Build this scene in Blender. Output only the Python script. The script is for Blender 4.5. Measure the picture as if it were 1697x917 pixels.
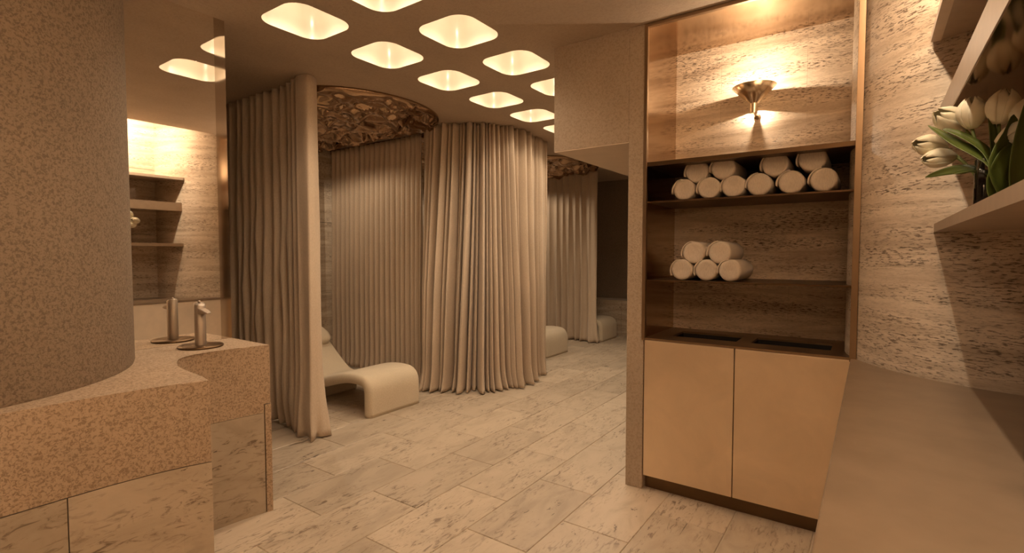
import bpy, bmesh, math, random
from mathutils import Vector, Matrix, noise

sc = bpy.context.scene
for o in list(bpy.data.objects):
    bpy.data.objects.remove(o)
COL = sc.collection
R = random.Random(7)
PI = math.pi

# ------------------------------------------------------------------ camera
HC = 1.4
PITCH = math.atan(37.5 / 848.5)
YAW = math.radians(35.081)
fw = Vector((math.cos(YAW), math.sin(YAW), 0))
rt = Vector((math.sin(YAW), -math.cos(YAW), 0))
F = fw * math.cos(PITCH) + Vector((0, 0, -math.sin(PITCH)))
U = fw * math.sin(PITCH) + Vector((0, 0, math.cos(PITCH)))
cam = bpy.data.cameras.new('camera')
cam.sensor_width = 36.0
cam.lens = 18.0
cam.clip_start = 0.02
camo = bpy.data.objects.new('camera', cam)
COL.objects.link(camo)
M = Matrix((( rt.x, U.x, -F.x, 0), (rt.y, U.y, -F.y, 0), (rt.z, U.z, -F.z, HC), (0, 0, 0, 1)))
camo.matrix_world = M
sc.camera = camo

# ------------------------------------------------------------------ world, exposure
w = bpy.data.worlds.new('world')
sc.world = w
w.use_nodes = True
w.node_tree.nodes['Background'].inputs[0].default_value = (1.0, 0.62, 0.33, 1)
w.node_tree.nodes['Background'].inputs[1].default_value = 0.02
sc.view_settings.view_transform = 'Standard'
sc.view_settings.look = 'None'
sc.view_settings.gamma = 1
sc.view_settings.use_curve_mapping = False
sc.view_settings.exposure = 0.6
sc.cycles.max_bounces = 10
sc.cycles.diffuse_bounces = 6
sc.cycles.glossy_bounces = 5
sc.cycles.sample_clamp_indirect = 6.0
sc.cycles.use_denoising = True

WARM = (1.0, 0.785, 0.56)          # colour of every lamp in the place
P_COFFER, P_SPOT = 1.0, 14.0
P_COVE = 110.0
P_UP, P_DOWN = 7.5, 3.4
P_CUBICLE = 24.0

# key measures (metres): X runs down the corridor, Y across it to the left
H = 2.719        # ceiling
X0 = 2.894       # front plane of the towel cabinet
ZC = 0.908       # counter height
YM = 3.035       # mirror plane
CYL = (3.142, -0.598, 0.702)
COLUMN = (0.165, 2.993, 0.785)

# ------------------------------------------------------------------ materials
MAT = {}

def nodes(name):
    m = bpy.data.materials.new(name)
    m.use_nodes = True
    nt = m.node_tree
    b = nt.nodes['Principled BSDF']
    MAT[name] = m
    return m, nt, b

def N(nt, t, **kw):
    n = nt.nodes.new(t)
    for k, v in kw.items():
        if k.startswith('i_'):
            key = k[2:]
            n.inputs[int(key) if key.isdigit() else key].default_value = v
        else:
            setattr(n, k, v)
    return n

def L(nt, a, b):
    nt.links.new(a, b)

def ramp(nt, fac, stops):
    r = N(nt, 'ShaderNodeValToRGB')
    el = r.color_ramp.elements
    while len(el) < len(stops):
        el.new(0.5)
    for e, (p, c) in zip(el, stops):
        e.position = p
        e.color = (c[0], c[1], c[2], 1) if hasattr(c, '__len__') else (c, c, c, 1)
    L(nt, fac, r.inputs[0])
    return r.outputs[0]

def mixc(nt, fac, a, b, mode='MIX'):
    m = N(nt, 'ShaderNodeMix', data_type='RGBA', blend_type=mode)
    if isinstance(fac, (int, float)):
        m.inputs[0].default_value = fac
    else:
        L(nt, fac, m.inputs[0])
    for s, v in ((6, a), (7, b)):
        if hasattr(v, 'links'):
            L(nt, v, m.inputs[s])
        else:
            m.inputs[s].default_value = (v[0], v[1], v[2], 1)
    return m.outputs[2]

def coords(nt, scale, rnd=False):
    g = N(nt, 'ShaderNodeNewGeometry')
    mp = N(nt, 'ShaderNodeMapping')
    mp.inputs['Scale'].default_value = scale
    if rnd:
        oi = N(nt, 'ShaderNodeObjectInfo')
        mu = N(nt, 'ShaderNodeVectorMath', operation='SCALE')
        cv = N(nt, 'ShaderNodeCombineXYZ')
        L(nt, oi.outputs['Random'], cv.inputs[0])
        L(nt, oi.outputs['Random'], cv.inputs[1])
        L(nt, oi.outputs['Random'], cv.inputs[2])
        L(nt, cv.outputs[0], mu.inputs[0])
        mu.inputs['Scale'].default_value = 57.0
        ad = N(nt, 'ShaderNodeVectorMath', operation='ADD')
        L(nt, g.outputs['Position'], ad.inputs[0])
        L(nt, mu.outputs[0], ad.inputs[1])
        L(nt, ad.outputs[0], mp.inputs[0])
    else:
        L(nt, g.outputs['Position'], mp.inputs[0])
    return mp.outputs[0]

def nz(nt, vec, scale, detail=4, rough=0.55, dist=0.0):
    n = N(nt, 'ShaderNodeTexNoise')
    n.inputs['Scale'].default_value = scale
    n.inputs['Detail'].default_value = detail
    n.inputs['Roughness'].default_value = rough
    n.inputs['Distortion'].default_value = dist
    L(nt, vec, n.inputs['Vector'])
    return n.outputs[0]

def bump(nt, b, h, strength, dist=0.01):
    bp = N(nt, 'ShaderNodeBump')
    bp.inputs['Strength'].default_value = strength
    bp.inputs['Distance'].default_value = dist
    L(nt, h, bp.inputs['Height'])
    L(nt, bp.outputs[0], b.inputs['Normal'])

def travertine(name, light, dark, pit, rough=0.45, rnd=False):
    """horizontally bedded travertine: soft bands plus rows of small dark pits"""
    m, nt, b = nodes(name)
    v1 = coords(nt, (0.9, 0.9, 9.0), rnd)
    band = nz(nt, v1, 1.6, 5, 0.6, 0.6)
    c = ramp(nt, band, [(0.36, dark), (0.48, [(a + d) / 2 for a, d in zip(light, dark)]), (0.60, light)])
    v2 = coords(nt, (8.0, 8.0, 44.0), rnd)
    pits = nz(nt, v2, 4.2, 5, 0.65, 0.4)
    gate = nz(nt, coords(nt, (0.6, 0.6, 7.0), rnd), 2.3, 2, 0.5)
    g2 = ramp(nt, gate, [(0.40, 0.15), (0.58, 1.0)])
    p = ramp(nt, pits, [(0.53, 0.0), (0.605, 1.0)])
    mul = N(nt, 'ShaderNodeMath', operation='MULTIPLY')
    L(nt, p, mul.inputs[0])
    L(nt, g2, mul.inputs[1])
    c2 = mixc(nt, mul.outputs[0], c, pit)
    fine = nz(nt, coords(nt, (14, 14, 60)), 5.0, 3)
    c3 = mixc(nt, 0.35, c2, ramp(nt, fine, [(0.3, 0.62), (0.7, 1.0)]), 'MULTIPLY')
    L(nt, c3, b.inputs['Base Color'])
    b.inputs['Roughness'].default_value = rough
    inv = N(nt, 'ShaderNodeMath', operation='SUBTRACT')
    inv.inputs[0].default_value = 1.0
    L(nt, mul.outputs[0], inv.inputs[1])
    bump(nt, b, inv.outputs[0], 0.5, 0.004)
    return m

def stucco(name, col, spots, scale=1.0):
    m, nt, b = nodes(name)
    v = coords(nt, (1, 1, 1))
    grain = nz(nt, v, 95 * scale, 3, 0.6, 0.8)
    cloud = nz(nt, v, 2.2, 4)
    c = mixc(nt, ramp(nt, grain, [(0.47, 0.0), (0.60, 1.0)]), col, spots)
    c = mixc(nt, 0.5, c, ramp(nt, cloud, [(0.3, 0.78), (0.7, 1.05)]), 'MULTIPLY')
    L(nt, c, b.inputs['Base Color'])
    b.inputs['Roughness'].default_value = 0.85
    bump(nt, b, grain, 0.6, 0.004)
    return m

def stone_tile(name, light, mid, vein):
    """pale floor stone with smoky clouds and dark flecks drawn out along X"""
    m, nt, b = nodes(name)
    oi = N(nt, 'ShaderNodeObjectInfo')
    v = coords(nt, (1.0, 2.3, 2.3), True)
    cl = nz(nt, v, 2.6, 6, 0.62, 0.8)
    c = ramp(nt, cl, [(0.36, mid), (0.49, [(a * 2 + d) / 3 for a, d in zip(light, mid)]), (0.60, light)])
    fl = nz(nt, coords(nt, (3.0, 11.0, 11.0), True), 3.6, 5, 0.68, 1.2)
    gt = nz(nt, coords(nt, (1.0, 1.8, 1.8), True), 2.4, 3, 0.5, 0.4)
    f = N(nt, 'ShaderNodeMath', operation='MULTIPLY')
    L(nt, ramp(nt, fl, [(0.53, 0.0), (0.635, 0.9)]), f.inputs[0])
    L(nt, ramp(nt, gt, [(0.40, 0.0), (0.60, 1.0)]), f.inputs[1])
    c = mixc(nt, f.outputs[0], c, vein)
    # a few bold black marks
    bl = nz(nt, coords(nt, (1.6, 5.0, 5.0), True), 2.3, 6, 0.7, 1.6)
    c = mixc(nt, ramp(nt, bl, [(0.64, 0.0), (0.675, 0.9)]), c, [k * 0.4 for k in vein])
    rv = ramp(nt, oi.outputs['Random'], [(0.0, 0.87), (1.0, 1.06)])
    c = mixc(nt, 1.0, c, rv, 'MULTIPLY')
    L(nt, c, b.inputs['Base Color'])
    ro = ramp(nt, cl, [(0.3, 0.5), (0.7, 0.36)])
    L(nt, ro, b.inputs['Roughness'])
    bump(nt, b, fl, 0.12, 0.004)
    return m

def plain(name, col, rough=0.6, metal=0.0, gr=0.0, gscale=40, spec=0.5):
    m, nt, b = nodes(name)
    b.inputs['Metallic'].default_value = metal
    b.inputs['Roughness'].default_value = rough
    b.inputs['Specular IOR Level'].default_value = spec
    v = coords(nt, (1, 1, 1))
    n = nz(nt, v, gscale, 3)
    c = mixc(nt, gr, col, ramp(nt, n, [(0.3, 0.55), (0.7, 1.1)]), 'MULTIPLY')
    L(nt, c, b.inputs['Base Color'])
    return m

def fabric(name, col, translucent=0.0):
    m, nt, b = nodes(name)
    v = coords(nt, (1, 1, 1))
    wv = nz(nt, coords(nt, (1, 1, 0.25)), 260, 2)
    cl = nz(nt, v, 3.0, 3)
    c = mixc(nt, 0.35, col, ramp(nt, wv, [(0.3, 0.6), (0.7, 1.1)]), 'MULTIPLY')
    c = mixc(nt, 0.4, c, ramp(nt, cl, [(0.3, 0.85), (0.7, 1.05)]), 'MULTIPLY')
    L(nt, c, b.inputs['Base Color'])
    b.inputs['Roughness'].default_value = 0.9
    b.inputs['Specular IOR Level'].default_value = 0.15
    b.inputs['Sheen Weight'].default_value = 0.15
    bump(nt, b, wv, 0.15, 0.002)
    if translucent:
        t = N(nt, 'ShaderNodeBsdfTranslucent')
        L(nt, c, t.inputs[0])
        mx = N(nt, 'ShaderNodeMixShader')
        mx.inputs[0].default_value = translucent
        out = nt.nodes['Material Output']
        L(nt, b.outputs[0], mx.inputs[1])
        L(nt, t.outputs[0], mx.inputs[2])
        L(nt, mx.outputs[0], out.inputs[0])
    return m

def bronze(name, col, rough, gr=0.35, aniso=0.0):
    m, nt, b = nodes(name)
    b.inputs['Metallic'].default_value = 1.0
    v = coords(nt, (1, 1, 1))
    cl = nz(nt, v, 4.0, 5, 0.6, 0.5)
    fn = nz(nt, coords(nt, (60, 60, 8)), 6.0, 2)
    c = mixc(nt, gr, col, ramp(nt, cl, [(0.3, 0.7), (0.7, 1.1)]), 'MULTIPLY')
    L(nt, c, b.inputs['Base Color'])
    a = N(nt, 'ShaderNodeMath', operation='MULTIPLY_ADD')
    L(nt, cl, a.inputs[0])
    a.inputs[1].default_value = 0.12
    a.inputs[2].default_value = rough - 0.06
    L(nt, a.outputs[0], b.inputs['Roughness'])
    bump(nt, b, fn, 0.02, 0.002)
    return m

travertine('trav_wall', (0.66, 0.55, 0.425), (0.45, 0.355, 0.26), (0.145, 0.102, 0.07), 0.5)
travertine('trav_niche', (0.76, 0.63, 0.485), (0.49, 0.375, 0.27), (0.13, 0.088, 0.058), 0.4)
travertine('trav_base', (0.50, 0.40, 0.29), (0.33, 0.25, 0.17), (0.10, 0.06, 0.04), 0.6)
stucco('stucco', (0.275, 0.208, 0.146), (0.17, 0.122, 0.082), 1.1)
stucco('stucco_washstand', (0.45, 0.33, 0.225), (0.27, 0.19, 0.122), 1.15)
stucco('stucco_ceiling', (0.47, 0.37, 0.275), (0.435, 0.34, 0.25), 0.6)
stucco('stucco_pillar', (0.40, 0.31, 0.225), (0.33, 0.25, 0.175), 0.8)
stone_tile('stone_floor', (0.47, 0.385, 0.29), (0.385, 0.31, 0.228), (0.145, 0.10, 0.066))
plain('grout', (0.46, 0.39, 0.30), 0.9, gr=0.3)
plain('plaster_smooth', (0.245, 0.178, 0.12), 0.38, gr=0.35, gscale=9)
plain('plaster_cream', (0.72, 0.61, 0.48), 0.5, gr=0.2, gscale=9)
plain('soffit_plaster', (0.66, 0.53, 0.40), 0.42, gr=0.2, gscale=6)
plain('shelf_plaster', (0.40, 0.30, 0.21), 0.4, gr=0.25, gscale=20)
plain('shelf_edge', (0.62, 0.50, 0.38), 0.5, gr=0.15)
plain('coffer_top', (0.62, 0.50, 0.38), 0.5, gr=0.1)
plain('coffer_lining', (0.78, 0.71, 0.60), 0.24, gr=0.1, gscale=8, spec=0.9)
fabric('curtain', (0.54, 0.43, 0.32), 0.05)
fabric('lounger', (0.56, 0.47, 0.345))
fabric('towel', (0.58, 0.50, 0.41))
bronze('bronze_door', (0.88, 0.71, 0.52), 0.46)
bronze('bronze_trim', (0.36, 0.25, 0.155), 0.38)
bronze('bronze_panel', (0.56, 0.42, 0.29), 0.14)
bronze('dark_bronze', (0.16, 0.10, 0.055), 0.4)
bronze('crumpled_bronze', (0.40, 0.265, 0.165), 0.03, 0.1)
bronze('brass', (0.84, 0.72, 0.55), 0.26, 0.1)
bronze('brushed_steel', (0.46, 0.385, 0.315), 0.55, 0.2)
bronze('shelf_mirror', (0.42, 0.31, 0.21), 0.10, 0.1)
plain('black', (0.004, 0.004, 0.004), 0.6)
plain('petal', (0.80, 0.74, 0.56), 0.5, gr=0.15, gscale=60)
plain('leaf', (0.10, 0.13, 0.025), 0.4, gr=0.5, gscale=18)
plain('stem', (0.20, 0.24, 0.07), 0.5, gr=0.2)
m, nt, b = nodes('mirror')
b.inputs['Metallic'].default_value = 1.0
b.inputs['Roughness'].default_value = 0.015
b.inputs['Base Color'].default_value = (0.93, 0.90, 0.85, 1)
m, nt, b = nodes('mirror_edge')
b.inputs['Metallic'].default_value = 1.0
b.inputs['Roughness'].default_value = 0.06
b.inputs['Base Color'].default_value = (0.62, 0.55, 0.47, 1)
m, nt, b = nodes('glass')
tr = N(nt, 'ShaderNodeBsdfTransparent'); tr.inputs[0].default_value = (0.90, 0.88, 0.84, 1)
gl = N(nt, 'ShaderNodeBsdfGlossy'); gl.inputs['Roughness'].default_value = 0.04
lw = N(nt, 'ShaderNodeLayerWeight'); lw.inputs[0].default_value = 0.35
mx = N(nt, 'ShaderNodeMixShader')
L(nt, lw.outputs['Fresnel'], mx.inputs[0]); L(nt, tr.outputs[0], mx.inputs[1]); L(nt, gl.outputs[0], mx.inputs[2])
L(nt, mx.outputs[0], nt.nodes['Material Output'].inputs[0])
m, nt, b = nodes('lamp_glow')
b.inputs['Base Color'].default_value = (0.9, 0.8, 0.6, 1)
b.inputs['Emission Color'].default_value = (*WARM, 1)
b.inputs['Emission Strength'].default_value = 8.0

# ------------------------------------------------------------------ helpers
def new_obj(name, verts, faces, mat, parent=None, smooth=False):
    me = bpy.data.meshes.new(name)
    me.from_pydata([tuple(v) for v in verts], [], faces)
    me.validate()
    bm = bmesh.new()
    bm.from_mesh(me)
    bmesh.ops.recalc_face_normals(bm, faces=bm.faces)
    bm.to_mesh(me)
    bm.free()
    if smooth:
        for p in me.polygons:
            p.use_smooth = True
    me.materials.append(MAT[mat])
    o = bpy.data.objects.new(name, me)
    COL.objects.link(o)
    if parent:
        o.parent = parent
    return o

def empty(name, loc):
    o = bpy.data.objects.new(name, None)
    o.location = loc
    o.empty_display_size = 0.05
    COL.objects.link(o)
    return o

def tag(o, label=None, cat=None, group=None, kind=None):
    if label: o['label'] = label
    if cat: o['category'] = cat
    if group: o['group'] = group
    if kind: o['kind'] = kind
    return o

def off(parent):
    return Vector(parent.location) if parent else Vector((0, 0, 0))

def box(name, x0, x1, y0, y1, z0, z1, mat, parent=None, bev=0.0, seg=2):
    """axis-aligned box in world coordinates, stored relative to its parent"""
    bm = bmesh.new()
    bmesh.ops.create_cube(bm, size=1)
    q = off(parent)
    for v in bm.verts:
        v.co = Vector(((x0 + x1) / 2 + v.co.x * (x1 - x0), (y0 + y1) / 2 + v.co.y * (y1 - y0),
                       (z0 + z1) / 2 + v.co.z * (z1 - z0))) - q
    if bev:
        bmesh.ops.bevel(bm, geom=bm.edges[:], offset=bev, segments=seg, affect='EDGES', profile=0.5)
    me = bpy.data.meshes.new(name)
    bm.to_mesh(me)
    bm.free()
    me.materials.append(MAT[mat])
    o = bpy.data.objects.new(name, me)
    COL.objects.link(o)
    if parent:
        o.parent = parent
    return o

def prism(name, outline, z0, z1, mat, parent=None, bev=0.0, smooth_angle=None):
    """vertical prism over a plan outline (counter-clockwise)"""
    q = off(parent)
    bm = bmesh.new()
    lo = [bm.verts.new(Vector((x, y, z0)) - q) for x, y in outline]
    hi = [bm.verts.new(Vector((x, y, z1)) - q) for x, y in outline]
    n = len(outline)
    bm.faces.new(lo[::-1])
    top = bm.faces.new(hi)
    for i in range(n):
        bm.faces.new((lo[i], lo[(i + 1) % n], hi[(i + 1) % n], hi[i]))
    if bev:
        bmesh.ops.bevel(bm, geom=list(top.edges), offset=bev, segments=2, affect='EDGES', profile=0.5)
    bmesh.ops.recalc_face_normals(bm, faces=bm.faces)
    me = bpy.data.meshes.new(name)
    bm.to_mesh(me)
    bm.free()
    me.materials.append(MAT[mat])
    if smooth_angle:
        for p in me.polygons:
            p.use_smooth = abs(p.normal.z) < 0.5
        me.set_sharp_from_angle(angle=math.radians(28))
    o = bpy.data.objects.new(name, me)
    COL.objects.link(o)
    if parent:
        o.parent = parent
    return o

def lathe(name, prof, centre, mat, parent=None, seg=40, axis='Z', smooth=True, closed=False):
    """revolve (r, h) pairs about an axis through centre"""
    q = off(parent)
    c = Vector(centre)
    vs, fs = [], []
    for r, h in prof:
        for k in range(seg):
            a = 2 * PI * k / seg
            p = Vector((r * math.cos(a), r * math.sin(a), h))
            if axis == 'X':
                p = Vector((p.z, p.x, p.y))
            vs.append(c + p - q)
    m = len(prof)
    for i in range(m - 1 if not closed else m):
        for k in range(seg):
            a, b2 = i * seg + k, i * seg + (k + 1) % seg
            j = (i + 1) % m
            fs.append((a, b2, j * seg + (k + 1) % seg, j * seg + k))
    o = new_obj(name, vs, fs, mat, parent, smooth)
    return o

def tube(name, pts, radii, mat, parent=None, seg=8):
    q = off(parent)
    vs, fs = [], []
    n = len(pts)
    for i, p in enumerate(pts):
        p = Vector(p)
        t = (Vector(pts[min(i + 1, n - 1)]) - Vector(pts[max(i - 1, 0)])).normalized()
        a = t.cross(Vector((0.3, 0.9, 0.2))).normalized()
        b2 = t.cross(a)
        r = radii[i] if hasattr(radii, '__len__') else radii
        for k in range(seg):
            th = 2 * PI * k / seg
            vs.append(p + a * r * math.cos(th) + b2 * r * math.sin(th) - q)
    for i in range(n - 1):
        for k in range(seg):
            fs.append((i * seg + k, i * seg + (k + 1) % seg, (i + 1) * seg + (k + 1) % seg, (i + 1) * seg + k))
    fs.append(tuple(range(seg))[::-1])
    fs.append(tuple(range((n - 1) * seg, n * seg)))
    return new_obj(name, vs, fs, mat, parent, True)

def lamp(name, loc, power, radius=0.02, kind='POINT', rot=None, parent=None, **kw):
    l = bpy.data.lights.new(name, kind)
    l.energy = power
    l.color = WARM
    if kind != 'AREA':
        l.shadow_soft_size = radius
    for k, v in kw.items():
        setattr(l, k, v)
    o = bpy.data.objects.new(name, l)
    COL.objects.link(o)
    o.location = Vector(loc) - off(parent)
    if rot:
        o.rotation_euler = rot
    if parent:
        o.parent = parent
    return o

def struct(o):
    o['kind'] = 'structure'
    return o

# ------------------------------------------------------------------ floor and its stone tiles
floor = struct(box('floor', -1.7, 8.8, -0.7, 5.9, -0.10, -0.004, 'grout'))
TP, TW = 0.699, 0.3625
bm = bmesh.new()
bmesh.ops.create_cube(bm, size=1)
for v in bm.verts:
    v.co = Vector((v.co.x * (TP - 0.004), v.co.y * (TW - 0.004), -0.006 + v.co.z * 0.012))
bmesh.ops.bevel(bm, geom=[e for e in bm.edges if all(v.co.z > -0.001 for v in e.verts)], offset=0.0025, segments=1, affect='EDGES')
tile_me = bpy.data.meshes.new('tile')
bm.to_mesh(tile_me)
bm.free()
tile_me.materials.append(MAT['stone_floor'])
for r in range(-1, 15):
    y = 0.205 + TW * (r - 0.5)
    x_start = 1.607 if r % 2 else 1.957        # running bond
    for k in range(-4, 10):
        x = x_start + TP * (k + 0.5)
        if x < -1.2 or x > 8.5 or y > 5.6:
            continue
        if x > 3.4 and y < 1.0:                 # under the cabinet and the solid wall
            continue
        if x < 1.0 and y > 2.75:                # under the washstand wall
            continue
        o = bpy.data.objects.new('tile', tile_me)
        COL.objects.link(o)
        o.parent = floor
        o.location = (x, y, 0)

# ------------------------------------------------------------------ ceiling with its openings
CX0, CPX, CNX = 1.764, 0.604, 8
ROWS = (2.05, 2.675)
CPY = ROWS[1] - ROWS[0]
HS, HR = 0.196, 0.105                             # half size and corner radius of an opening

def opening_loop(n=8):
    pts = []
    for q in range(4):
        cxs, cys = ((1, 1), (-1, 1), (-1, -1), (1, -1))[q]
        for k in range(n + 1):
            a = q * PI / 2 + k * PI / 2 / n
            pts.append((cxs * (HS - HR) + HR * math.cos(a), cys * (HS - HR) + HR * math.sin(a)))
    return pts

LOOP = opening_loop()
vs, fs = [], []
def quad(x0, x1, y0, y1):
    i = len(vs)
    vs.extend([(x0, y0, H), (x0, y1, H), (x1, y1, H), (x1, y0, H)])
    fs.append((i, i + 1, i + 2, i + 3))
gx0, gx1 = CX0 - CPX / 2, CX0 - CPX / 2 + CPX * CNX
gy0, gy1 = ROWS[0] - CPY / 2, ROWS[1] + CPY / 2
YE = 0.13                                          # ceiling edge beside the light slot
YD = ROWS[0] - 2 * CPY                             # two recesses added overhead, out of view, as fill light
cells = [(yr, k) for yr in ROWS for k in range(CNX)] + [(YD, -3), (YD, -2)]
ya, yb_ = YD - CPY / 2, YD + CPY / 2
xa, xb = gx0 - 3 * CPX, gx0 - CPX
quad(-1.7, 8.8, gy1, 5.9)
quad(-1.7, gx0, gy0, gy1)
quad(gx1, 8.8, gy0, gy1)
quad(-1.7, X0, YE, ya)
quad(-1.7, X0, yb_, gy0)
quad(-1.7, xa, ya, yb_)
quad(xb, X0, ya, yb_)
quad(X0, 8.8, 1.0, gy0)
for yr, k in cells:
        cx = CX0 + k * CPX
        i = len(vs)
        n = len(LOOP)
        for (px, py) in LOOP:
            vs.append((cx + px, yr + py, H))
        for (px, py) in LOOP:
            s = 1.0 / max(abs(px), abs(py))
            vs.append((cx + px * s * CPX / 2, yr + py * s * CPY / 2, H))
        for j in range(n):
            fs.append((i + j, i + (j + 1) % n, i + n + (j + 1) % n, i + n + j))
ceiling = struct(new_obj('ceiling', vs, fs, 'stucco_ceiling'))
trim = struct(box('trim_1', -1.7, X0, YE - 0.03, YE, H, H + 0.22, 'stucco_ceiling'))

ORD = ['nearest', 'second', 'third', 'fourth', 'fifth', 'sixth', 'seventh', 'eighth']
for yr, k in cells:
        cx = CX0 + k * CPX
        ri = 1 if yr == ROWS[1] else 0
        t = empty('ceiling_light', (cx, yr, H))
        row = 'the row beside the curtains' if ri else 'the row nearer the towel cabinet'
        if k < 0:
            tag(t, 'added unseen fill-light recess overhead before the tulip counter, the one %s the shelves' % ('farther from' if k == -3 else 'nearer to'), 'ceiling light', 'added recesses overhead')
        else:
            tag(t, '%s lit rounded-square ceiling recess along %s' % (ORD[k], row), 'ceiling light', 'lit ceiling recesses')
        D = 0.27
        vv, ff = [], []
        n = len(LOOP)
        for z, s in ((0, 1), (0.004, 1), (D - 0.03, 1.0), (D, 1.0)):
            for (px, py) in LOOP:
                vv.append((px * s, py * s, z))
        for a in range(3):
            for j in range(n):
                ff.append((a * n + j, a * n + (j + 1) % n, (a + 1) * n + (j + 1) % n, (a + 1) * n + j))
        new_obj('recess_lining', vv, ff, 'coffer_lining', t, True)
        new_obj('recess_top', [(px, py, D) for px, py in LOOP], [tuple(range(n))], 'coffer_top', t)
        lathe('lamp_holder', [(0.0, 0), (0.02, 0), (0.02, 0.05), (0.0, 0.05)], (cx, yr, H + D - 0.05), 'brass', t, 16)
        lamp('recess_lamp', (cx, yr, H + 0.19), P_COFFER * 0.5, 0.012, parent=t)
        lamp('recess_lamp', (cx, yr, H + 0.08), P_COFFER * 0.5, 0.012, parent=t)
        lamp('down_lamp', (cx, yr, H + 0.09), P_SPOT, 0.10, 'SPOT', parent=t, spot_size=math.radians(136), spot_blend=0.7)

# ------------------------------------------------------------------ walls
# right: travertine slabs behind the shelves, and the big round corner
wr = struct(box('wall_right', -1.7, 2.75, -0.75, -0.585, 0, 3.05, 'grout'))
pz = [(0.0, 0.9), (0.9, 1.62), (1.62, 2.34), (2.34, 3.05)]
for (z0, z1) in pz:
    for k in range(7):
        x0 = -1.7 + 0.64 * k
        x1 = min(x0 + 0.64, 2.75)
        box('panel', x0 + 0.0015, x1 - 0.0015, -0.60, -0.56, z0 + 0.0015, z1 - 0.0015, 'trav_wall', wr, 0.001, 1)
vv, ff = [], []
SEG = 96
for z in (0.0, ZC, 3.05):
    for k in range(SEG):
        a = 2 * PI * k / SEG
        vv.append((CYL[0] + CYL[2] * math.cos(a), CYL[1] + CYL[2] * math.sin(a), z))
for i in range(2):
    for k in range(SEG):
        ff.append((i * SEG + k, i * SEG + (k + 1) % SEG, (i + 1) * SEG + (k + 1) % SEG, (i + 1) * SEG + k))
ff.append(tuple(range(2 * SEG, 3 * SEG)))
o = struct(new_obj('wall_round', vv, ff, 'trav_wall', None, True))
for p in o.data.polygons:
    p.use_smooth = abs(p.normal.z) < 0.5
box_top = struct(box('ceiling_slot', -1.7, X0, -0.75, YE, 3.05, 3.10, 'stucco_ceiling'))
# solid wall behind the cabinet, its end pillar and the lowered soffit beside it
struct(box('wall_corridor', 3.47, 8.75, -0.7, 1.19, 0, H, 'stucco'))
struct(box('wall_pillar', X0, 3.47, 1.088, 1.192, 0, H, 'stucco_pillar', None, 0.003))
so = struct(box('trim_2', X0, 8.3, 1.192, 1.70, 2.06, H, 'stucco_pillar', None, 0.002))
box('soffit_panel', X0 + 0.002, 8.3, 1.192, 1.698, 2.0555, 2.0605, 'soffit_plaster', so)
struct(box('wall_end', 8.64, 8.8, 1.0, 5.9, 0, H, 'stucco'))
we = struct(box('baseboard_end', 8.22, 8.64, 1.19, 5.75, 0, 0.60, 'grout'))
for k in range(8):
    y0 = 1.19 + 0.57 * k
    box('panel', 8.19, 8.23, y0 + 0.002, y0 + 0.568, 0.0, 0.605, 'trav_base', we, 0.002, 1)
wl = struct(box('wall_left', 1.2, 8.7, 5.75, 5.9, 0, H, 'grout'))
for k in range(9):
    for (z0, z1) in ((0, 0.9), (0.9, 1.8), (1.8, H)):
        x0 = 1.25 + 0.82 * k
        box('panel', x0 + 0.002, x0 + 0.818, 5.715, 5.76, z0 + 0.002, z1 - 0.002, 'trav_base', wl, 0.002, 1)
struct(box('wall_mirror', -1.7, 1.485, YM + 0.012, YM + 0.20, 0, H, 'stucco'))
struct(box('wall_side', 1.25, 1.40, YM + 0.2, 5.75, 0, H, 'stucco'))
struct(box('wall_back', -1.85, -1.7, -0.7, 3.2, 0, 3.05, 'stucco'))
vv, ff = [], []
for z in (0.9125, 0.925, H):
    for k in range(SEG):
        a = 2 * PI * k / SEG
        r = COLUMN[2] - (0.004 if z < 0.92 else 0)
        vv.append((COLUMN[0] + r * math.cos(a), COLUMN[1] + r * math.sin(a), z))
for i in range(2):
    for k in range(SEG):
        ff.append((i * SEG + k, i * SEG + (k + 1) % SEG, (i + 1) * SEG + (k + 1) % SEG, (i + 1) * SEG + k))
struct(new_obj('wall_column', vv, ff, 'stucco', None, True))

# ------------------------------------------------------------------ light slot above the right wall
t = empty('cove_light', (0.35, 0.09, 2.78))
tag(t, 'long warm light strip hidden in the slot above the travertine wall', 'cove light')
box('housing', -1.6, 2.3, 0.088, 0.10, 2.78, 2.94, 'stucco_ceiling', t, 0.003)
box('diffuser', -1.6, 2.3, 0.086, 0.0885, 2.795, 2.925, 'lamp_glow', t)
lamp('strip_lamp', (0.35, 0.085, 2.86), P_COVE, kind='AREA', rot=(math.radians(-90), 0, 0), parent=t, shape='RECTANGLE', size=3.8, size_y=0.12)

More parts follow.
